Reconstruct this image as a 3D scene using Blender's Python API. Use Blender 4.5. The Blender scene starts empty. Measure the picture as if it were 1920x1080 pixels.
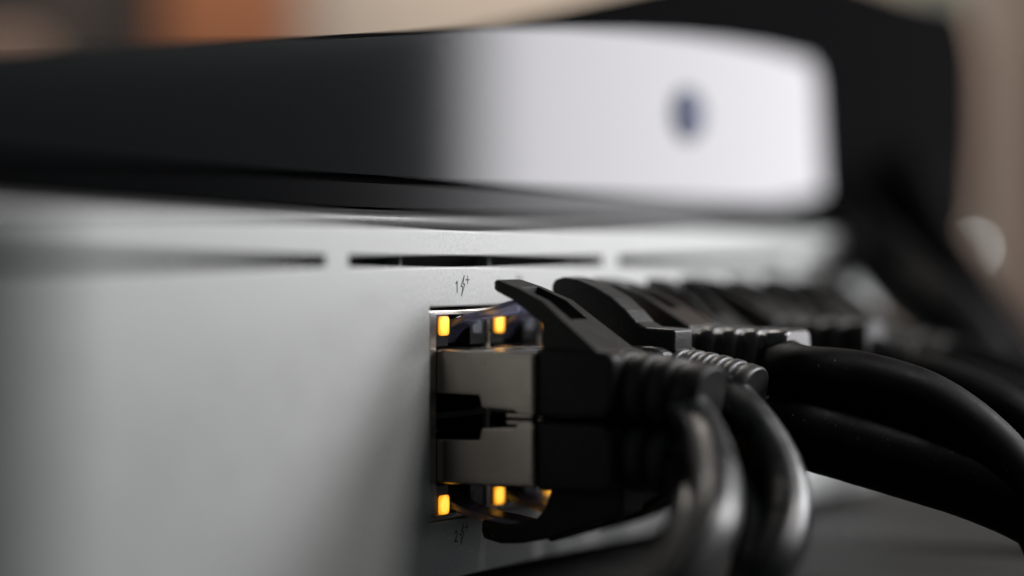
import bpy, bmesh, math, random
from mathutils import Vector, Matrix
R = math.radians
random.seed(7)
scene = bpy.context.scene

# ------------------------------------------------------------------ frame of reference
# working millimetres: camera at (0,0,0), X along the switch front, Y into the front, Z up;
# the switch front lies at Y = 148, "L" is the distance outward from it.
OX, OY, OZ = 249.0, 148.0, -43.0
def W(x, y, z):
    return Vector(((x - OX) * .001, (y - OY) * .001, (z - OZ) * .001))
AZ = R(29.5); FPX = 4310.0; HORIZON = 487.0
def unproject(sx, sy, depth):
    lat = (sx - 960.0) / FPX * depth
    return (math.cos(AZ) * depth + math.sin(AZ) * lat,
            math.sin(AZ) * depth - math.cos(AZ) * lat,
            (HORIZON - sy) / FPX * depth)

# ------------------------------------------------------------------ camera
cam_d = bpy.data.cameras.new("camera"); cam = bpy.data.objects.new("camera", cam_d)
scene.collection.objects.link(cam); scene.camera = cam
cam.location = W(0, 0, 0)
pitch = -math.atan((540.0 - HORIZON) / FPX)
look = Vector((math.cos(AZ) * math.cos(pitch), math.sin(AZ) * math.cos(pitch), math.sin(pitch)))
cam.rotation_euler = look.to_track_quat('-Z', 'Y').to_euler()
cam_d.sensor_width = 36.0
cam_d.lens = FPX / 1920.0 * 36.0
cam_d.clip_start = .005; cam_d.clip_end = 20.0
cam_d.dof.use_dof = True
cam_d.dof.focus_distance = .2885
cam_d.dof.aperture_fstop = 4.5

# ------------------------------------------------------------------ light
world = bpy.data.worlds.new("World"); scene.world = world; world.use_nodes = True
bg = world.node_tree.nodes["Background"]
bg.inputs[0].default_value = (.78, .95, .98, 1); bg.inputs[1].default_value = .085

def area(name, loc, target, sx, sy, power, col):
    d = bpy.data.lights.new(name, 'AREA'); d.shape = 'RECTANGLE'
    d.size = sx * .001; d.size_y = sy * .001; d.energy = power; d.color = col
    o = bpy.data.objects.new(name, d); scene.collection.objects.link(o)
    o.location = W(*loc)
    o.rotation_euler = (W(*target) - W(*loc)).to_track_quat('-Z', 'Y').to_euler()
    return o
# lamp over the desk in front of the switch
area("desk_lamp_light", (288, 44, 100), (249, 148, 8), 42, 42, .14, (1.0, .955, .94))
# broad soft lamp, right of the camera
area("soft_lamp_light", (468, -50, 128), (240, 148, -10), 140, 120, 1.32, (.98, .985, 1.0))
# tall window at the far right, in front of the devices
area("window_light", (966, -64, -6), (300, 148, -2), 326, 330, 1.9, (.98, .96, 1.0))
# added fill light with no visible source, brightens the background
area("background_fill_light", (620, 420, 420), (800, 560, 20), 200, 200, 6.0, (1.0, .93, .84))

vs = scene.view_settings
vs.view_transform = 'Standard'; vs.look = 'None'; vs.exposure = 0; vs.gamma = 1
vs.use_curve_mapping = False

# ------------------------------------------------------------------ materials
def mat(name, col, rough=.5, metal=0.0, spec=.5, grain=0.0, gscale=5000.0, mottling=0.0,
        trans=0.0, ior=None, emit=None, estr=0.0, coat=0.0, rvar=0.0, mscale=60.0, dust=0.0):
    m = bpy.data.materials.new(name); m.use_nodes = True
    nt = m.node_tree; p = nt.nodes["Principled BSDF"]
    p.inputs["Base Color"].default_value = (*col, 1)
    p.inputs["Roughness"].default_value = rough
    p.inputs["Metallic"].default_value = metal
    p.inputs["Specular IOR Level"].default_value = spec
    if ior: p.inputs["IOR"].default_value = ior
    if trans: p.inputs["Transmission Weight"].default_value = trans
    if coat:
        p.inputs["Coat Weight"].default_value = coat; p.inputs["Coat Roughness"].default_value = .03
    if emit:
        p.inputs["Emission Color"].default_value = (*emit, 1); p.inputs["Emission Strength"].default_value = estr
    if grain or mottling or rvar or dust:
        tc = nt.nodes.new("ShaderNodeTexCoord")
    if grain:
        n = nt.nodes.new("ShaderNodeTexNoise"); n.inputs["Scale"].default_value = gscale
        n.inputs["Detail"].default_value = 3.0
        b = nt.nodes.new("ShaderNodeBump"); b.inputs["Strength"].default_value = grain
        b.inputs["Distance"].default_value = .00008
        nt.links.new(tc.outputs["Object"], n.inputs["Vector"])
        nt.links.new(n.outputs["Fac"], b.inputs["Height"]); nt.links.new(b.outputs["Normal"], p.inputs["Normal"])
    if mottling:
        n2 = nt.nodes.new("ShaderNodeTexNoise"); n2.inputs["Scale"].default_value = mscale
        n2.inputs["Detail"].default_value = 6.0
        r2 = nt.nodes.new("ShaderNodeMapRange")
        r2.inputs[1].default_value = .3; r2.inputs[2].default_value = .7
        r2.inputs[3].default_value = 1.0 - mottling; r2.inputs[4].default_value = 1.0 + mottling
        mx = nt.nodes.new("ShaderNodeMixRGB"); mx.blend_type = 'MULTIPLY'; mx.inputs[0].default_value = 1
        mx.inputs[1].default_value = (*col, 1)
        nt.links.new(tc.outputs["Object"], n2.inputs["Vector"]); nt.links.new(n2.outputs["Fac"], r2.inputs[0])
        nt.links.new(r2.outputs[0], mx.inputs[2]); nt.links.new(mx.outputs[0], p.inputs["Base Color"])
    if dust:      # scattered pale dust flecks lying on the surface
        nd = nt.nodes.new("ShaderNodeTexNoise"); nd.inputs["Scale"].default_value = 1900.0
        nd.inputs["Detail"].default_value = 1.0
        rr = nt.nodes.new("ShaderNodeMapRange"); rr.inputs[1].default_value = .73; rr.inputs[2].default_value = .80
        rr.inputs[3].default_value = 0.0; rr.inputs[4].default_value = dust
        md = nt.nodes.new("ShaderNodeMixRGB"); md.inputs[2].default_value = (.22, .21, .20, 1)
        nt.links.new(tc.outputs["Object"], nd.inputs["Vector"]); nt.links.new(nd.outputs["Fac"], rr.inputs[0])
        nt.links.new(rr.outputs[0], md.inputs[0])
        if p.inputs["Base Color"].is_linked: nt.links.new(p.inputs["Base Color"].links[0].from_socket, md.inputs[1])
        else: md.inputs[1].default_value = (*col, 1)
        nt.links.new(md.outputs[0], p.inputs["Base Color"])
    if rvar:
        n3 = nt.nodes.new("ShaderNodeTexNoise"); n3.inputs["Scale"].default_value = 250.0
        n3.inputs["Detail"].default_value = 5.0
        r3 = nt.nodes.new("ShaderNodeMapRange")
        r3.inputs[1].default_value = .3; r3.inputs[2].default_value = .7
        r3.inputs[3].default_value = max(.02, rough - rvar); r3.inputs[4].default_value = rough + rvar
        nt.links.new(tc.outputs["Object"], n3.inputs["Vector"]); nt.links.new(n3.outputs["Fac"], r3.inputs[0])
        nt.links.new(r3.outputs[0], p.inputs["Roughness"])
    return m

M_panel = mat("powder_coated_grey", (.395, .402, .395), .46, 0, .5, rvar=.07, grain=.35, gscale=3000, mottling=.12, mscale=2000)
M_case = mat("case_metal", (.30, .30, .30), .5)
M_inner = mat("inner_dark", (.012, .012, .013), .8, 0, .2)
M_rib = mat("inner_rib", (.10, .10, .105), .6)
M_print = mat("label_ink", (.02, .02, .022), .6)
M_shield = mat("jack_shield_steel", (.58, .53, .47), .30, 1.0, grain=.15, gscale=2500, rvar=.06)
M_jack = mat("jack_plastic", (.008, .008, .009), .42, 0, .4)
M_plug = mat("plug_shield_steel", (.30, .27, .235), .24, 1.0, grain=.12, gscale=1800, mottling=.06, rvar=.07, mscale=300)
M_latch = mat("clear_latch", (.30, .32, .50), .25, 0, .5, trans=.8, ior=1.4)
M_led = mat("led_amber", (.9, .5, .1), .3, emit=(1.0, .57, .06), estr=1.75)
def led_core(m):
    nt = m.node_tree; p = nt.nodes["Principled BSDF"]
    tc = nt.nodes.new("ShaderNodeTexCoord"); mp = nt.nodes.new("ShaderNodeMapping")
    mp.inputs["Scale"].default_value = (1 / .00122, 0, 1 / .00128)
    ln = nt.nodes.new("ShaderNodeVectorMath"); ln.operation = 'LENGTH'
    cr = nt.nodes.new("ShaderNodeValToRGB")
    cr.color_ramp.elements[0].position = .68; cr.color_ramp.elements[0].color = (1.0, .48, .055, 1)
    cr.color_ramp.elements[1].position = 1.0; cr.color_ramp.elements[1].color = (.62, .24, .008, 1)
    nt.links.new(tc.outputs["Object"], mp.inputs[0]); nt.links.new(mp.outputs[0], ln.inputs[0])
    nt.links.new(ln.outputs["Value"], cr.inputs[0]); nt.links.new(cr.outputs[0], p.inputs["Emission Color"])
led_core(M_led)
M_ledoff = mat("led_grey_lens", (.13, .14, .16), .25)
M_gold = mat("contact_gold", (.8, .55, .22), .3, 1.0)
M_boot = mat("boot_black", (.0105, .010, .0096), .5, 0, .5, ior=1.24, dust=.3, grain=.22, gscale=2600, mottling=.15, rvar=.06, mscale=2400)
M_bootB = mat("boot_black_grainy", (.015, .015, .015), .42, 0, .5, ior=1.36, grain=.55, gscale=2400, mottling=.5, rvar=.08, mscale=2600)
M_cable = mat("cable_black_pvc", (.003, .003, .0034), .33, 0, .5, ior=1.38, dust=.25, grain=.1, gscale=1500, rvar=.08)
M_cableT = mat("cable_black_thick", (.0015, .0015, .0017), .5, 0, .5, ior=1.12, dust=.22, grain=.15, gscale=1800, rvar=.08)
M_house = mat("housing_black", (.0008, .0008, .001), .75, 0, .5, ior=1.05)
M_lip = mat("lip_satin_black", (.0012, .0012, .0015), .14, 0, .5, ior=1.2)
M_bootS = mat("boot_black_smooth", (.018, .017, .016), .27, 0, .5, ior=1.5, grain=.08, gscale=2600, mottling=.15, mscale=2400)
M_rim = mat("rim_textured", (.022, .021, .020), .38, 0, .5, grain=.8, gscale=2400, mottling=.25, mscale=2500)
M_gloss = mat("gloss_black_glass", (.001, .001, .0012), .075, 0, .5, ior=1.6)
M_button = mat("button_blue_black", (.05, .058, .10), .6, 0, .5, ior=1.2)
M_table = mat("table_dark", (.034, .034, .033), .6, 0, .3, mottling=.15, mscale=25, grain=.2, gscale=1200)
M_wall = mat("wall_cream", (.23, .195, .165), .8, mottling=.06, mscale=6)
M_wood = mat("wood_orange", (.29, .105, .045), .5, mottling=.25, mscale=14)
M_wooddk = mat("wood_dark", (.012, .007, .0055), .6, mottling=.2, mscale=14)
M_pale = mat("pale_wood", (.27, .17, .125), .6, mottling=.12, mscale=14)
M_green = mat("green_grey_paint", (.26, .28, .245), .7, mottling=.1, mscale=12)
M_pink = mat("beige_pink_fabric", (.62, .46, .39), .85, mottling=.12, mscale=16)
M_glint = mat("glint_white", (.8, .8, .8), .3, emit=(.9, .97, 1.0), estr=9.0)  # emission stands in for a specular glint
M_paper = mat("paper_white", (.72, .70, .69), .7)

# ------------------------------------------------------------------ builders
def link(o, parent=None):
    scene.collection.objects.link(o)
    if parent is not None: o.parent = parent
    return o
def mesh(name, verts, faces, smooth=None):
    """verts in mm relative to the object; returns mesh data"""
    me = bpy.data.meshes.new(name)
    me.from_pydata([(v[0] * .001, v[1] * .001, v[2] * .001) for v in verts], [], faces)
    bm = bmesh.new(); bm.from_mesh(me)
    bmesh.ops.recalc_face_normals(bm, faces=bm.faces)
    bm.to_mesh(me); bm.free()
    if smooth is True:
        for p in me.polygons: p.use_smooth = True
    elif smooth is not None:
        for p in me.polygons: p.use_smooth = (p.index in smooth)
    return me
def obj(name, me, material, parent=None, loc=(0, 0, 0), bevel=0.0, seg=2):
    o = bpy.data.objects.new(name, me)
    if not me.materials: me.materials.append(material)
    o.location = (loc[0] * .001, loc[1] * .001, loc[2] * .001)
    link(o, parent)
    if bevel:
        b = o.modifiers.new("bevel", 'BEVEL'); b.width = bevel * .001; b.segments = seg
        b.limit_method = 'ANGLE'; b.angle_limit = R(25); b.harden_normals = False
    return o
def empty(name, at, label, cat, group=None):
    o = bpy.data.objects.new(name, None); o.empty_display_size = .01
    o.location = W(*at); link(o); tag(o, label, cat, group)
    return o
def tag(o, label=None, cat=None, group=None, kind=None):
    if label: o["label"] = label
    if cat: o["category"] = cat
    if group: o["group"] = group
    if kind: o["kind"] = kind
    return o
def box_data(x0, x1, y0, y1, z0, z1):
    v = [(x, y, z) for x in (x0, x1) for y in (y0, y1) for z in (z0, z1)]
    f = [(0, 1, 3, 2), (4, 6, 7, 5), (0, 4, 5, 1), (2, 3, 7, 6), (0, 2, 6, 4), (1, 5, 7, 3)]
    return v, f
def box(name, b, material, parent=None, bevel=0.0, loc=(0, 0, 0)):
    v, f = box_data(*b); return obj(name, mesh(name, v, f), material, parent, loc, bevel)
def prism_x(poly, x0, x1):
    """poly of (y,z) extruded along x"""
    n = len(poly)
    v = [(x0, p[0], p[1]) for p in poly] + [(x1, p[0], p[1]) for p in poly]
    f = [tuple(range(n)), tuple(range(2 * n - 1, n - 1, -1))]
    f += [(i, (i + 1) % n, (i + 1) % n + n, i + n) for i in range(n)]
    return v, f
def prism_y(poly, y0, y1):
    n = len(poly)
    v = [(p[0], y0, p[1]) for p in poly] + [(p[0], y1, p[1]) for p in poly]
    f = [tuple(range(n)), tuple(range(2 * n - 1, n - 1, -1))]
    f += [(i, (i + 1) % n, (i + 1) % n + n, i + n) for i in range(n)]
    return v, f
def catmull(pts, n=10):
    P = [Vector(p) for p in pts]; P = [2 * P[0] - P[1]] + P + [2 * P[-1] - P[-2]]
    out = []
    for i in range(1, len(P) - 2):
        for k in range(n):
            t = k / n; a, b, c, d = P[i - 1], P[i], P[i + 1], P[i + 2]
            out.append(.5 * ((2 * b) + (c - a) * t + (2 * a - 5 * b + 4 * c - d) * t * t + (3 * b - a - 3 * c + d) * t ** 3))
    out.append(P[-2]); return out
def tube_mesh(name, pts, r, seg=28, n=10, wob=0.0):
    path = catmull(pts, n); v = []; f = []
    up = Vector((0, 0, 1))
    for i, p in enumerate(path):
        t = (path[min(i + 1, len(path) - 1)] - path[max(i - 1, 0)]).normalized()
        side = t.cross(up)
        if side.length < 1e-3: side = Vector((1, 0, 0))
        side.normalize(); nn = side.cross(t).normalized()
        rr = r(i / (len(path) - 1)) if callable(r) else r
        rr *= 1 + wob * math.sin(i * 1.7) * math.sin(i * .61)
        for k in range(seg):
            a = 2 * math.pi * k / seg
            v.append(tuple(p + side * math.cos(a) * rr + nn * math.sin(a) * rr))
    for i in range(len(path) - 1):
        for k in range(seg):
            f.append((i * seg + k, i * seg + (k + 1) % seg, (i + 1) * seg + (k + 1) % seg, (i + 1) * seg + k))
    ns = len(f)
    b = len(v); v += v[:seg] + v[b - seg:b]
    f += [tuple(range(b, b + seg)), tuple(range(b + seg, b + 2 * seg))]
    return mesh(name, v, f, set(range(ns)))
def superell(hw, hh, pw, seg):
    out = []
    for k in range(seg):
        a = 2 * math.pi * k / seg; c, s = math.cos(a), math.sin(a)
        out.append((hw * math.copysign(abs(c) ** (2 / pw), c), hh * math.copysign(abs(s) ** (2 / pw), s)))
    return out
def loft(name, rings, seg):
    """rings: (center(x,y,z), tilt, hw, hh, power); local axis runs to -y and sags by tilt; flat caps"""
    v = []; f = []
    for c, tilt, hw, hh, pw in rings:
        for (a, b) in superell(hw, hh, pw, seg):
            v.append((c[0] + a, c[1] - math.sin(tilt) * b, c[2] + math.cos(tilt) * b))
    for i in range(len(rings) - 1):
        for k in range(seg):
            f.append((i * seg + k, i * seg + (k + 1) % seg, (i + 1) * seg + (k + 1) % seg, (i + 1) * seg + k))
    ns = len(f); b = len(v); v += v[:seg] + v[b - seg:b]
    f += [tuple(range(b, b + seg)), tuple(range(b + seg, b + 2 * seg))]
    return mesh(name, v, f, set(range(ns)))

# ------------------------------------------------------------------ setting: table and wall
t = box("table", (-900, 1500, -700, 900, -20, 0), M_table, None, 0); t.location = W(0, 0, -43)
tag(t, kind="structure")
def bgpt(sx, sy, depth): return unproject(sx, sy, depth)
w = box("wall", (-900, 900, 0, 30, -160, 700), M_wall); w.location = W(*bgpt(960, HORIZON, 1000)); w.rotation_euler = (0, 0, AZ - R(90))
tag(w, kind="structure")

# ------------------------------------------------------------------ the network switch
C1, PITCH, NCOL = 248.9, 13.9, 8
FX0, FX1 = 241.2, 248.9 + 13.9 * 7 + 7.7          # port opening
FZ0, FZ1 = -32.5, -5.9
SEAMZ0, SEAMZ1 = -.87, .45
ZT, ZB = 3.65, -40.0
LX, RX, RAD = 178.0, 392.0, 25.0                   # flat part of the front, corner radius
switch = empty("network_switch", (300, 198, -40), "pale grey network switch with amber lit ports, lying on the dark table", "network switch")
SL = (300, 198, -40)
def rel(p, o=SL): return (p[0] - o[0], p[1] - o[1], p[2] - o[2])

def plan(s):
    """position and outward normal on the wrap-around front for arc length s (equals X on the flat part)"""
    if s < LX:
        a = (LX - s) / RAD
        if a <= math.pi / 2:
            return (LX - RAD * math.sin(a), OY + RAD - RAD * math.cos(a)), (-math.sin(a), -math.cos(a))
        return (LX - RAD, OY + RAD + (a - math.pi / 2) * RAD), (-1, 0)
    if s > RX:
        a = (s - RX) / RAD
        if a <= math.pi / 2:
            return (RX + RAD * math.sin(a), OY + RAD - RAD * math.cos(a)), (math.sin(a), -math.cos(a))
        return (RX + RAD, OY + RAD + (a - math.pi / 2) * RAD), (1, 0)
    return (s, OY), (0, -1)
def bow(s):
    if s < 252: return .85 * min(1.0, (252 - s) / 66.0) ** 1.2
    return .9 * min(1.0, (s - 252) / 66.0) ** 1.4
slots = [(153.9 + 69.3 * k, 218.2 + 69.3 * k) for k in range(4)]
xs = set([FX0, FX1, LX - 60, RX + 60])
for a, b in slots: xs |= {a, b}
x = LX - 60
while x < RX + 60:
    if all(abs(x - q) > 1.0 for q in xs): xs.add(x)
    x += 2.6
xs = sorted(xs); zs = [ZB, FZ0, FZ1, SEAMZ0, SEAMZ1, ZT]
def is_hole(i, j):
    xm = (xs[i] + xs[i + 1]) / 2; zm = (zs[j] + zs[j + 1]) / 2
    if FX0 < xm < FX1 and FZ0 < zm < FZ1: return True
    if SEAMZ0 < zm < SEAMZ1 and any(a < xm < b for a, b in slots): return True
    return False
TH = 1.2; v = []; f = []; nx, nz = len(xs), len(zs)
for lay in (0, 1):
    for i in range(nx):
        (px, py), (qx, qy) = plan(xs[i])
        for j in range(nz):
            z = zs[j] + (bow(xs[i]) if j == nz - 1 else 0)
            v.append(rel((px - qx * TH * lay, py - qy * TH * lay, z)))
def vi(l, i, j): return l * nx * nz + i * nz + j
smooth_f = set()
for i in range(nx - 1):
    for j in range(nz - 1):
        if is_hole(i, j): continue
        f.append((vi(0, i, j), vi(0, i + 1, j), vi(0, i + 1, j + 1), vi(0, i, j + 1)))
        if xs[i + 1] < LX or xs[i] > RX: smooth_f.add(len(f) - 1)
        f.append((vi(1, i, j), vi(1, i, j + 1), vi(1, i + 1, j + 1), vi(1, i + 1, j)))
        for (di, dj, a, b) in ((-1, 0, (i, j), (i, j + 1)), (1, 0, (i + 1, j), (i + 1, j + 1)), (0, -1, (i, j), (i + 1, j)), (0, 1, (i, j + 1), (i + 1, j + 1))):
            ii, jj = i + di, j + dj
            if ii < 0 or jj < 0 or ii >= nx - 1 or jj >= nz - 1 or is_hole(ii, jj):
                f.append((vi(0, *a), vi(0, *b), vi(1, *b), vi(1, *a)))
me = mesh("front_panel", v, f, smooth_f)
fp = obj("front_panel", me, M_panel, switch, bevel=.3, seg=2); fp.modifiers["bevel"].harden_normals = True
# chassis behind the panel: a dark inner frame that closes the slots, and the outer case
poly = []
for k in range(60):
    s = LX - 60 + (RX - LX + 120) * k / 59
    (px, py), (qx, qy) = plan(s); poly.append((px - qx * 4.2, py - qy * 4.2))
v = []; n = len(poly)
for z in (ZB + 1, ZT - 1.2):
    v += [rel((p[0], p[1], z)) for p in poly]
f = [(i, i + 1, n + i + 1, n + i) for i in range(n - 1)] + [tuple(range(n)), tuple(range(2 * n - 1, n - 1, -1)), (0, n, 2 * n - 1, n - 1)]
obj("inner_chassis", mesh("inner_chassis", v, f), M_inner, switch)
for nm, z0, z1 in (("top_cover", ZT - 1.1, ZT - .1), ("bottom_cover", ZB + .05, ZB + .95)):
    v = []
    for z in (z0, z1): v += [rel((p[0] , p[1] - .6, z)) for p in poly]
    obj(nm, mesh(nm, v, f), M_case, switch)
for fx, fy in ((205, 175), (390, 175)):
    me_foot = loft("foot", [((0, 0, 0), R(90), 6, 6, 2), ((0, 0, 3), R(90), 5.5, 5.5, 2)], 20)
    v = [(6 * math.cos(a * .314), 6 * math.sin(a * .314), zz) for zz in (-43, -40) for a in range(20)]
    ff = [(i, (i + 1) % 20, 20 + (i + 1) % 20, 20 + i) for i in range(20)] + [tuple(range(20)), tuple(range(39, 19, -1))]
    obj("rubber_foot", mesh("rubber_foot", [rel((q[0] + fx, q[1] + fy, q[2])) for q in v], ff), M_inner, switch)
# thin posts inside the long slots
rib_me = None
for k in range(-3, 8):
    xx = 237.8 + 21.7 * k
    if not LX < xx < RX or any(b - 2 < xx < a2 + 2 for (a, b), (a2, b2) in zip(slots, slots[1:])): continue
    if rib_me is None: rib_me = mesh("slot_post", *box_data(-.3, .3, 2.2, 4.0, SEAMZ0 - .3, SEAMZ1 + .3))
    obj("slot_post", rib_me, M_rib, switch, rel((xx, OY, 0)))

# --- jack block: black face with openings, steel rim, dividers, lights
def cells_plate(name, rects, holes, y0, y1, material, parent, bevel=0):
    """rectangular plate with rectangular holes, real thickness"""
    X = sorted({r for q in [rects] + holes for r in (q[0], q[1])}); Z = sorted({r for q in [rects] + holes for r in (q[2], q[3])})
    def hole(i, j):
        xm = (X[i] + X[i + 1]) / 2; zm = (Z[j] + Z[j + 1]) / 2
        return any(h[0] < xm < h[1] and h[2] < zm < h[3] for h in holes)
    v = []; f = []
    for y in (y0, y1):
        for xx in X:
            for zz in Z: v.append(rel((xx, y, zz)))
    NX, NZ = len(X), len(Z)
    g = lambda l, i, j: l * NX * NZ + i * NZ + j
    for i in range(NX - 1):
        for j in range(NZ - 1):
            if hole(i, j): continue
            f.append((g(0, i, j), g(0, i + 1, j), g(0, i + 1, j + 1), g(0, i, j + 1)))
            f.append((g(1, i, j), g(1, i, j + 1), g(1, i + 1, j + 1), g(1, i + 1, j)))
            for (di, dj, a, b) in ((-1, 0, (i, j), (i, j + 1)), (1, 0, (i + 1, j), (i + 1, j + 1)), (0, -1, (i, j), (i + 1, j)), (0, 1, (i, j + 1), (i + 1, j + 1))):
                ii, jj = i + di, j + dj
                if ii < 0 or jj < 0 or ii >= NX - 1 or jj >= NZ - 1 or hole(ii, jj):
                    f.append((g(0, *a), g(0, *b), g(1, *b), g(1, *a)))
    return obj(name, mesh(name, v, f), material, parent, bevel=bevel)
ZC = -19.4
def mir(z): return 2 * ZC - z
holes = []
for k in range(NCOL):
    c = C1 + PITCH * k
    holes += [(c - 6.1, c + 6.1, -18.95, -10.75), (c - 2.7, c + 2.7, -10.75, -6.95),
              (c - 6.1, c + 6.1, mir(-10.75), mir(-18.95)), (c - 2.7, c + 2.7, mir(-6.95), mir(-10.75))]
jack = cells_plate("jack_block", (FX0 + 1.0, FX1 - 1.0, FZ0 + 1.0, FZ1 - 1.15), holes, OY + .45, OY + 4.0, M_jack, switch, bevel=.15)
rim = cells_plate("jack_shield", (FX0 + .15, FX1 - .15, FZ0 + .15, FZ1 - .42),
                  [(FX0 + 1.75, FX1 - 1.4, FZ0 + .85, FZ1 - 1.0)], OY + .22, OY + 3.6, M_shield, switch, bevel=.12)
div_me = mesh("port_divider", *box_data(-.32, .32, .25, 3.5, FZ0 + .9, FZ1 - .8))
for k in range(NCOL - 1):
    obj("port_divider", div_me, M_shield, switch, rel((C1 + PITCH * (k + .5) + .0, OY, 0)))
def rrect(hw, hh, r, n=5):
    out = []
    for cx, cz, a0 in ((hw - r, hh - r, 0), (-hw + r, hh - r, 90), (-hw + r, -hh + r, 180), (hw - r, -hh + r, 270)):
        for k in range(n + 1):
            a = R(a0 + 90 * k / n); out.append((cx + r * math.cos(a), cz + r * math.sin(a)))
    return out
led_me = mesh("led_lens", *prism_y(rrect(1.15, 1.18, .5), -.02, .6)); led_me.materials.append(M_led)
off_me = mesh("led_lens_off", *prism_y(rrect(1.15, 1.1, .4), .05, .6)); off_me.materials.append(M_ledoff)
for k in range(NCOL):
    for zz in (-8.25, mir(-8.25)):
        obj("led", led_me, M_led, switch, rel((C1 + PITCH * k - 3.95, OY + .25, zz)))
        obj("led", off_me, M_ledoff, switch, rel((C1 + PITCH * k + 4.4, OY + .35, zz)))
# back wall of the port cavities with gold contacts
box("jack_cavity", (FX0 + 1 - SL[0], FX1 - 1 - SL[0], 160 - SL[1], 162 - SL[1], FZ0 + .9 - SL[2], FZ1 - .9 - SL[2]), M_jack, switch)

# --- printed port labels: numeral, outlined bolt, plus
def strokes(name, lines, width, closed=False):
    v = []; f = []
    for pts in lines:
        for a, b in zip(pts, pts[1:]):
            a = Vector((a[0], a[1])); b = Vector((b[0], b[1])); d = (b - a).normalized(); nn = Vector((-d.y, d.x)) * width / 2
            a = a - d * width * .3; b = b + d * width * .3
            k = len(v)
            for q in (a + nn, a - nn, b - nn, b + nn): v.append((q.x, -.012, q.y))
            for q in (a + nn, a - nn, b - nn, b + nn): v.append((q.x, .02, q.y))
            f += [(k, k + 1, k + 2, k + 3), (k, k + 4, k + 5, k + 1), (k + 1, k + 5, k + 6, k + 2), (k + 2, k + 6, k + 7, k + 3), (k + 3, k + 7, k + 4, k)]
    return mesh(name, v, f)
bolt = [(.35, 1.25), (-.48, -.1), (.0, -.1), (-.3, -1.25), (.5, .18), (.05, .18), (.35, 1.25)]
plus = [[(-.42, 0), (.42, 0)], [(0, .5), (0, -.5)]]
two = [[(-.3, .35), (-.22, .55), (0, .66), (.22, .55), (.28, .3), (.12, 0), (-.32, -.66), (.33, -.66)]]
one = [[(-.25, .42), (.05, .66), (.05, -.66)]]
three = [[(-.28, .5), (0, .66), (.25, .5), (.22, .15), (-.02, .05), (.28, -.15), (.25, -.5), (0, -.66), (-.3, -.5)]]
def port_label(num, xc, zc):
    for nm, st, dx, dz, wd in (("port_numeral", num, -1.45, -.15, .22), ("power_bolt_mark", [bolt], 0, 0, .17), ("plus_mark", plus, 1.15, .72, .17)):
        obj(nm, strokes(nm, st, wd), M_print, switch, rel((xc + dx, OY - .001, zc + dz)))
port_label(one, C1 + .1, -3.25)
port_label(two, C1 - .1, -34.55)
port_label(three, C1 + PITCH, -3.25)
port_label([[(.2, -.66), (.2, .66), (-.35, -.2), (.35, -.2)]], C1 + PITCH, -34.55)

# ------------------------------------------------------------------ patch cables
PM = -14.8                                         # middle height of an upper plug
def L2(pts): return [(-l, z - PM) for l, z in pts]   # (L, Z) of the upper row -> local (y, z)
plug_v, plug_f = prism_x(L2([(-7, -11.05), (13.6, -11.2), (13.6, -18.95), (11.2, -18.85), (10.6, -18.45), (6.1, -18.25), (5.7, -16.75), (-7, -16.6)]), -5.85, 5.85)
latch_v, latch_f = prism_x(L2([(-4.5, -10.6), (-4.5, -9.6), (-1, -7.7), (1.7, -6.75), (4.5, -6.15), (8.0, -5.05), (9.6, -4.9), (9.6, -6.5), (8, -6.75), (4.5, -7.2), (1.7, -7.7), (-1, -8.8), (-2.5, -10.6)]), -2.35, 2.35)
def slotted(name, st, hole_u, sw):
    """st: list of (L, ztop, zbottom, half width); middle strip left open for the intervals hole_u"""
    v = []; f = []; n = len(st)
    for lay in (0, 1):
        for (l, zt, zb, hw) in st:
            for xx in (-hw, -sw, sw, hw): v.append((xx, -l, (zb if lay else zt) - PM))
    g = lambda lay, u, k: lay * n * 4 + u * 4 + k
    op = lambda u, k: 0 <= u < n - 1 and 0 <= k < 3 and not (k == 1 and u in hole_u)
    for u in range(n - 1):
        for k in range(3):
            if not op(u, k): continue
            f.append((g(0, u, k), g(0, u + 1, k), g(0, u + 1, k + 1), g(0, u, k + 1)))
            f.append((g(1, u, k), g(1, u, k + 1), g(1, u + 1, k + 1), g(1, u + 1, k)))
            for du, dk, a, b in ((-1, 0, (u, k), (u, k + 1)), (1, 0, (u + 1, k), (u + 1, k + 1)), (0, -1, (u, k), (u + 1, k)), (0, 1, (u, k + 1), (u + 1, k + 1))):
                if not op(u + du, k + dk): f.append((g(0, *a), g(0, *b), g(1, *b), g(1, *a)))
    return v, f
tongueA = slotted("tongue", [(6.2, -2.75, -3.6, 2.7), (6.7, -2.45, -3.9, 3.0), (9.6, -3.35, -5.2, 3.3), (13.5, -4.95, -7.8, 3.9), (13.6, -5.0, -11.6, 3.95), (16.6, -7.25, -11.6, 4.4), (21.6, -10.85, -11.9, 5.0)], (2, 3, 4), 2.15)
topB = [(6.6, -3.3), (7.0, -2.55), (8.3, -2.2), (10.2, -2.45), (12.8, -3.4), (15.4, -4.8), (17.4, -6.4), (18.9, -7.9), (20.2, -8.55), (24.2, -8.75)]
botB = [(24.2, -11.6), (13.6, -11.6), (12.2, -10.2), (10.2, -8.2), (8.4, -6.2), (7.0, -4.7), (6.6, -4.2)]
tongueB = prism_x(L2(topB + botB), -2.6, 2.6)
tongueS = slotted("tongue", [(5.2, -2.8, -3.6, 2.7), (5.7, -2.4, -4.2, 3.0), (8.6, -3.0, -6.2, 3.3), (12.5, -4.2, -9.8, 3.7), (12.6, -4.25, -11.0, 3.75), (16.4, -6.3, -11.0, 4.2), (20.8, -8.75, -11.0, 4.6)], (2, 3, 4), 1.7)
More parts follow.
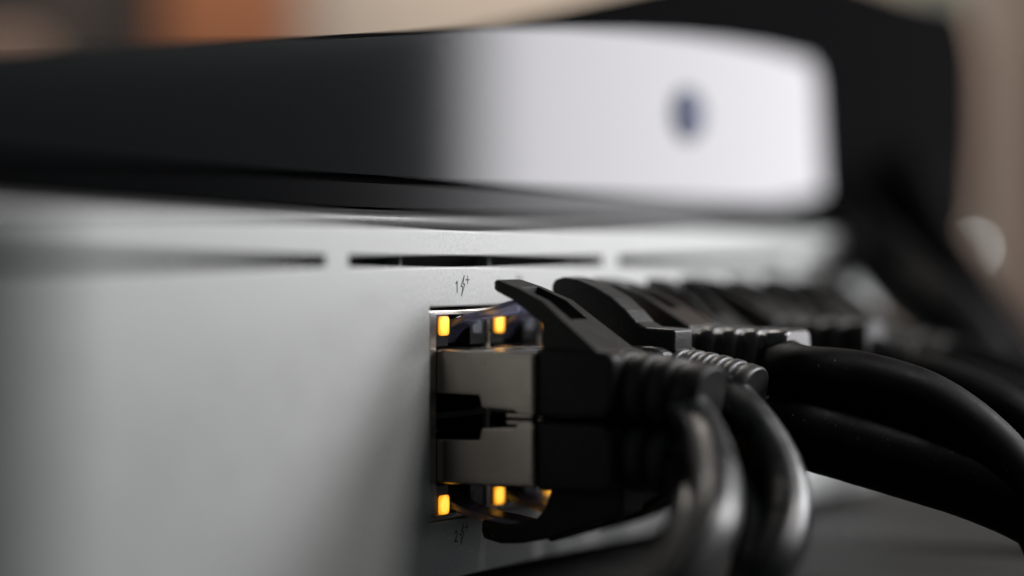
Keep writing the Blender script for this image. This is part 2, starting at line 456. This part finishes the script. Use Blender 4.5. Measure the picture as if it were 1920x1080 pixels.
topC = [(4.3, -5.2), (4.6, -4.2), (7, -3.7), (10, -3.9), (14, -4.7), (18, -6.2), (22, -7.6), (24, -8.2)]
botC = [(24, -11.6), (14.6, -11.6), (13.2, -8.3), (12.0, -7.0), (9.8, -6.3), (7.4, -6.1), (5.5, -6.4), (4.4, -6.6)]
tongueC = prism_x(L2(topC + botC), -2.8, 2.8)
def flip(vf, s):
    if s > 0: return vf
    return [(-q[0], q[1], -q[2]) for q in vf[0]], vf[1]
cache = {}
def get(key, fn):
    if key not in cache: cache[key] = fn()
    return cache[key]
def relief_params(style):
    # start L, end L, start z, tilt, half width, half height, power, ribs
    return {'A': (21.0, 34.2, -15.3, R(8), 4.5, 4.4, 2.6, 4),
            'B': (22.5, 33.6, -15.6, R(12), 4.6, 4.5, 2.3, 6),
            'S': (21.0, 34.0, -13.45, R(0), 4.5, 4.75, 7.0, 4)}[style]
def patch_cable(col, row, style, tongue, path, rad, label, cmat, group, bmat=None):
    """row +1 upper (latch up), -1 lower (latch down); path: centre points in working mm"""
    bm_ = bmat or M_boot
    c = C1 + PITCH * col
    zc = PM if row > 0 else mir(PM)
    root = empty("patch_cable", (c, OY, zc), label, "cable", group)
    base = (c, OY, zc)
    def r2(p): return (p[0] - base[0], p[1] - base[1], p[2] - base[2])
    obj("plug_shield", get(('plug', row), lambda: mesh("plug_shield", *flip((plug_v, plug_f), row))), M_plug, root, bevel=.75, seg=4)
    obj("latch", get(('latch', row), lambda: mesh("latch", *flip((latch_v, latch_f), row))), M_latch, root, bevel=.25, seg=2)
    fold = prism_x(L2([(2.6, -11.75), (13.3, -11.85), (13.3, -18.15), (6.7, -17.75), (6.2, -16.25), (2.6, -16.2)]), -5.98, -5.7)
    obj("shield_fold", get(('fold', row), lambda: mesh("shield_fold", [(q[0], q[1], q[2] * row) for q in fold[0]], fold[1])), M_plug, root, bevel=.06)
    tab = box_data(-5.75, -4.2, -13.2, -9.6, -18.75 - PM - .45, -18.75 - PM)
    obj("shield_tab", get(('tab', row), lambda: mesh("shield_tab", [(q[0], q[1], q[2] * row) for q in tab[0]], tab[1])), M_plug, root, bevel=.1)
    body = prism_x(L2([(13.4, -10.7), (22.6, -10.85), (24.0, -11.6), (24.0, -17.9), (22.6, -19.1), (13.4, -19.2)]), -5.3, 5.3)
    if style == 'S': body = prism_x(L2([(13.4, -8.85), (21.2, -8.85), (21.2, -18.6), (13.4, -19.2)]), -5.0, 5.0)
    boot = obj("boot", get(('boot', row, style == 'S', bm_.name), lambda: mesh("boot", *flip(body, row))), bm_, root, bevel=.7, seg=3)
    tg = {'A': tongueA, 'S': tongueS, 'B': tongueB, 'C': tongueC}[tongue]
    obj("latch_guard", get(('tongue', tongue, row, bm_.name), lambda: mesh("latch_guard", *flip(tg, row))), bm_, boot, bevel=.35, seg=3)
    l0, l1, z0, tilt, hw, hh, pw, nr = relief_params(style)
    def axis(l):    # centre and tilt of the strain relief at outward distance l (sags for both rows)
        t = max(0, (l - l0) / (l1 - l0)); ang = tilt * t * 1.4
        dz = -(l - l0) * math.tan(tilt * t * .75)
        zz = z0 - PM
        return (0, -l, (zz if row > 0 else -zz) + dz), ang
    def ring(l, s):
        cc, a = axis(l); t = (l - l0) / (l1 - l0); k = s * (1 - .07 * max(0, t))
        return (cc, a, hw * k, hh * k, pw)
    core_s = .86 if style != 'S' else .9
    obj("strain_relief", get(('core', style, row, bm_.name), lambda: loft("strain_relief", [ring(l0 + (l1 - .4 - l0) * i / 8, core_s) for i in range(9)], 40)), bm_, boot)
    step = (l1 - l0 - .8) / nr
    for i in range(nr):
        a0 = l0 + .8 + step * i; a1 = a0 + step * (.72 if i < nr - 1 else 1.0)
        e = .16 * step
        obj("rib", get(('rib', style, row, i, bm_.name), lambda: loft("rib", [ring(a0, core_s), ring(a0 + .05, .965), ring(a0 + e, 1.0), ring(a1 - e, 1.0), ring(a1 - .05, .965), ring(a1, core_s if i < nr - 1 else .93)], 40)), bm_, boot)
    cc, a = axis(l1 - 3)
    pts = [cc] + [r2(p) for p in path]
    obj("cable", tube_mesh("cable", pts, rad, 32, 12, .004), cmat, root)
    return root
def ups(lst): return [unproject(*q) for q in lst]
GU, GL = "patch cables in the upper row of ports", "patch cables in the lower row of ports"
patch_cable(0, 1, 'A', 'A', ups([(1278, 752, 274), (1308, 800, 269), (1332, 860, 262), (1341, 920, 256), (1334, 985, 250), (1305, 1050, 246), (1260, 1120, 243), (1200, 1210, 241), (1130, 1320, 240)]), 2.85,
            "black patch cable in the upper port marked 1, nearest slotted latch guard", M_cable, GU)
patch_cable(1, 1, 'B', 'B', ups([(1362, 738, 285), (1405, 788, 280), (1446, 848, 276), (1474, 920, 271), (1474, 990, 266), (1448, 1062, 262), (1395, 1150, 260), (1310, 1270, 258)]), 2.9,
            "black patch cable with smooth curved latch guard, second from left in upper row", M_cable, GU, M_bootB)
patch_cable(2, 1, 'S', 'S', ups([(1500, 702, 292), (1610, 714, 291), (1735, 752, 290), (1835, 820, 288), (1910, 905, 286), (1975, 1020, 284), (2020, 1150, 282)]), 3.8,
            "thick black patch cable leaving the square ribbed boot, third from left in upper row", M_cableT, GU, M_bootS)
def droop(col, z0, out, drop, sway, r=3.0):
    X = C1 + PITCH * col
    return [(X + sway * .05, OY - 37, z0), (X + sway * .3, OY - 34 - out * .35, z0 - drop * .12), (X + sway * .6, OY - 34 - out * .7, z0 - drop * .42),
            (X + sway, OY - 34 - out, z0 - drop), (X + sway * 1.2, OY - 34 - out * 1.15, max(-39.5, z0 - drop * 1.5))]
ords = ["fourth", "fifth", "sixth", "seventh", "eighth"]
for i, col in enumerate(range(3, 8)):
    pc = patch_cable(col, 1, ('A', 'S', 'A', 'A', 'A')[i], ('A', 'S', 'A', 'A', 'A')[i], droop(col, -16, 26 + 3 * (i % 3), 15, (3, -2, 5, 2, 6)[i]), 3.05,
                "black patch cable, %s from left in the upper row of ports" % ords[i], M_cableT, GU)
    pc.rotation_euler = (R((1.2, -1.0, .6, -1.4, .8)[i]), R((1.5, -1.8, 2.0, -1.2, .6)[i]), R((-.8, 1.2, -1.0, 1.5, -.6)[i]))
patch_cable(0, -1, 'A', 'C', ups([(1300, 930, 264), (1296, 1000, 256), (1262, 1090, 250), (1200, 1190, 246)]), 3.05,
            "black patch cable in the lower port marked 2, with curved latch guard underneath", M_cable, GL)
patch_cable(1, -1, 'A', 'A', ups([(1405, 930, 277), (1420, 1000, 270), (1412, 1090, 264), (1370, 1190, 260)]), 3.05,
            "black patch cable, second from left in the lower row of ports", M_cable, GL)
patch_cable(2, -1, 'A', 'A', ups([(1480, 806, 292), (1560, 824, 291), (1715, 870, 290), (1835, 908, 288), (1950, 960, 286), (2060, 1040, 284)]), 4.75,
            "thick black patch cable, third from left in the lower row of ports", M_cableT, GL)
# ------------------------------------------------------------------ the black device on top
FY = 158.0
DL = (300, 200, 4.0)
dev = empty("black_device", DL, "black device with glossy front reflecting a window, stacked on the grey switch", "device")
def rd(p): return rel(p, DL)
face_top = [(120, 14.5), (150, 17.6), (175, 20.3), (205, 23.7), (234, 26.9), (255, 29.4), (273, 31.6), (295, 33.6), (316, 35.0), (335, 35.9), (353, 36.4), (372, 36.4), (382, 36.0)]
def arc(cx, cz, r, a0, a1, n=6): return [(cx + r * math.cos(R(a0 + (a1 - a0) * k / n)), cz + r * math.sin(R(a0 + (a1 - a0) * k / n))) for k in range(n + 1)]
face = [(120, 10.8), (245, 10.7), (391, 9.7)] + arc(392.5, 12.2, 2.5, -90, 0, 5) + arc(386.8, 30.6, 5.4, 4, 95, 7) + face_top[::-1]
v, f = prism_y([(p[0] - DL[0], p[1] - DL[2]) for p in face], FY - DL[1], FY + 2.5 - DL[1])
glass = obj("glossy_front", mesh("glossy_front", v, f), M_gloss, dev)
hous = [(120, 5.2), (455, 5.2)] + arc(456, 14, 9, -80, 0, 6) + [(467, 30)] + arc(452, 40, 15, 5, 85, 7) + [(425, 54), (400, 54), (375, 51.5), (350, 47.5), (330, 43.5), (312, 39.6), (296, 36.2), (280, 33.3)] + [(a, b + .7) for a, b in face_top[5::-1]]
hous = [(a + 24 * max(0, min(1, (a - 395) / 40)), b) for a, b in hous]
v, f = prism_y([(p[0] - DL[0], p[1] - DL[2]) for p in hous], FY + 1.2 - DL[1], FY + 90 - DL[1])
v = [q if i < len(hous) else (q[0], q[1], q[2] * .62 + .3) for i, q in enumerate(v)]   # roof falls away towards the back
obj("housing", mesh("housing", v, f), M_house, dev, bevel=1.2, seg=3)
# lower lip leaning back, and the textured base rim
v, f = prism_x([(FY + 1.0 - DL[1], 9.9 - DL[2]), (FY - .6 - DL[1], 9.6 - DL[2]), (FY - .5 - DL[1], 6.6 - DL[2]), (FY + 1.0 - DL[1], 6.4 - DL[2])], 120 - DL[0], 398 - DL[0])
obj("lower_lip", mesh("lower_lip", v, f), M_lip, dev)
v, f = prism_x([(FY + 20 - DL[1], 3.75 - DL[2]), (FY + 20 - DL[1], 6.3 - DL[2]), (FY - .9 - DL[1], 6.3 - DL[2]), (FY - 2.0 - DL[1], 5.6 - DL[2]), (FY - 2.2 - DL[1], 4.7 - DL[2]), (FY - 1.6 - DL[1], 3.75 - DL[2])], 120 - DL[0], 440 - DL[0])
obj("base_rim", mesh("base_rim", v, f), M_rim, dev, bevel=.5, seg=3)
circ = [(5.6 * math.cos(2 * math.pi * k / 32), 4.3 * math.sin(2 * math.pi * k / 32)) for k in range(32)]
v, f = prism_y(circ, -.5, .3)
obj("round_button", mesh("round_button", v, f), M_button, dev, rd((337, FY - .05, 23.4)), bevel=.3)

# thick black cable hanging from the black device beside the ports
hb = unproject(1690, 330, 462)
hang = empty("hanging_cable", hb, "thick black cable hanging down at the right end of the black device", "cable")
pts = [rel(unproject(*q), hb) for q in [(1640, 240, 490), (1690, 335, 462), (1748, 450, 440), (1818, 570, 418), (1900, 700, 398), (2000, 860, 380), (2100, 1060, 365)]]
obj("cable_jacket", tube_mesh("cable_jacket", pts, 6.0, 32, 10, .004), M_cableT, hang)

hb = unproject(1560, 330, 455)
hang = empty("hanging_cable", hb, "black cable curving out from under the right corner of the black device", "cable")
pts = [rel(unproject(*q), hb) for q in [(1500, 330, 460), (1572, 402, 434), (1640, 470, 398), (1706, 540, 383), (1785, 610, 370), (1875, 740, 358), (1975, 900, 346), (2070, 1080, 338)]]
obj("cable_jacket", tube_mesh("cable_jacket", pts, 5.4, 32, 10, .004), M_cableT, hang)

# ------------------------------------------------------------------ background things, far out of focus
def facing_box(name, sx0, sx1, z0, z1, depth, thick, material, label, cat, bevel=2.0, parent=None):
    a = unproject((sx0 + sx1) / 2, HORIZON, depth); wdt = (sx1 - sx0) / FPX * depth
    o = empty(name, (a[0], a[1], -43), label, cat)
    o.rotation_euler = (0, 0, AZ - R(90))
    bx = box("board", (-wdt / 2, wdt / 2, 0, thick, z0 + 43, z1 + 43), material, o, bevel)
    return o, wdt
o, wd = facing_box("wooden_board", 300, 550, -43, 150, 780, 25, M_wood, "orange brown wooden board behind the black device, upper left", "board")
box("edge_strip", (-wd / 2 - 14, -wd / 2 - .5, -3, 25, 0, 193), M_wooddk, o, 1.0)
facing_box("pale_wood_post", -260, 70, -43, 71, 760, 20, M_pale, "short pale brown wooden board at the far upper left corner", "board")
facing_box("dark_cabinet", -400, 560, -43, 300, 860, 40, M_wooddk, "dark brown cabinet behind the wooden boards, upper left", "cabinet")
facing_box("green_post", 1730, 1850, -43, 240, 800, 20, M_green, "narrow grey green upright post beside the beige curtain, right edge", "post")
facing_box("beige_curtain", 1862, 2300, -43, 260, 830, 20, M_pink, "pinkish beige hanging panel at the right edge", "panel")
# glowing bead on a stand, added in place of a specular glint
ip = unproject(1825, 466, 520)
glint_root = empty("glint_bead", (ip[0], ip[1], -43), "small white glowing bead added for a glint, a round pale blur beside the hanging cable", "glint")
box("stand", (-1.5, 1.5, -1.5, 1.5, 0, 43 + ip[2] - .6), M_green, glint_root, .3)
sv = []; sf = []
for i in range(7):
    for k in range(12):
        a = math.pi * i / 6; b = 2 * math.pi * k / 12
        sv.append((.75 * math.sin(a) * math.cos(b), .75 * math.sin(a) * math.sin(b), .75 * math.cos(a)))
for i in range(6):
    for k in range(12): sf.append((i * 12 + k, i * 12 + (k + 1) % 12, (i + 1) * 12 + (k + 1) % 12, (i + 1) * 12 + k))
obj("glowing_bead", mesh("glowing_bead", sv, sf, True), M_glint, glint_root, (0, 0, 43 + ip[2]))
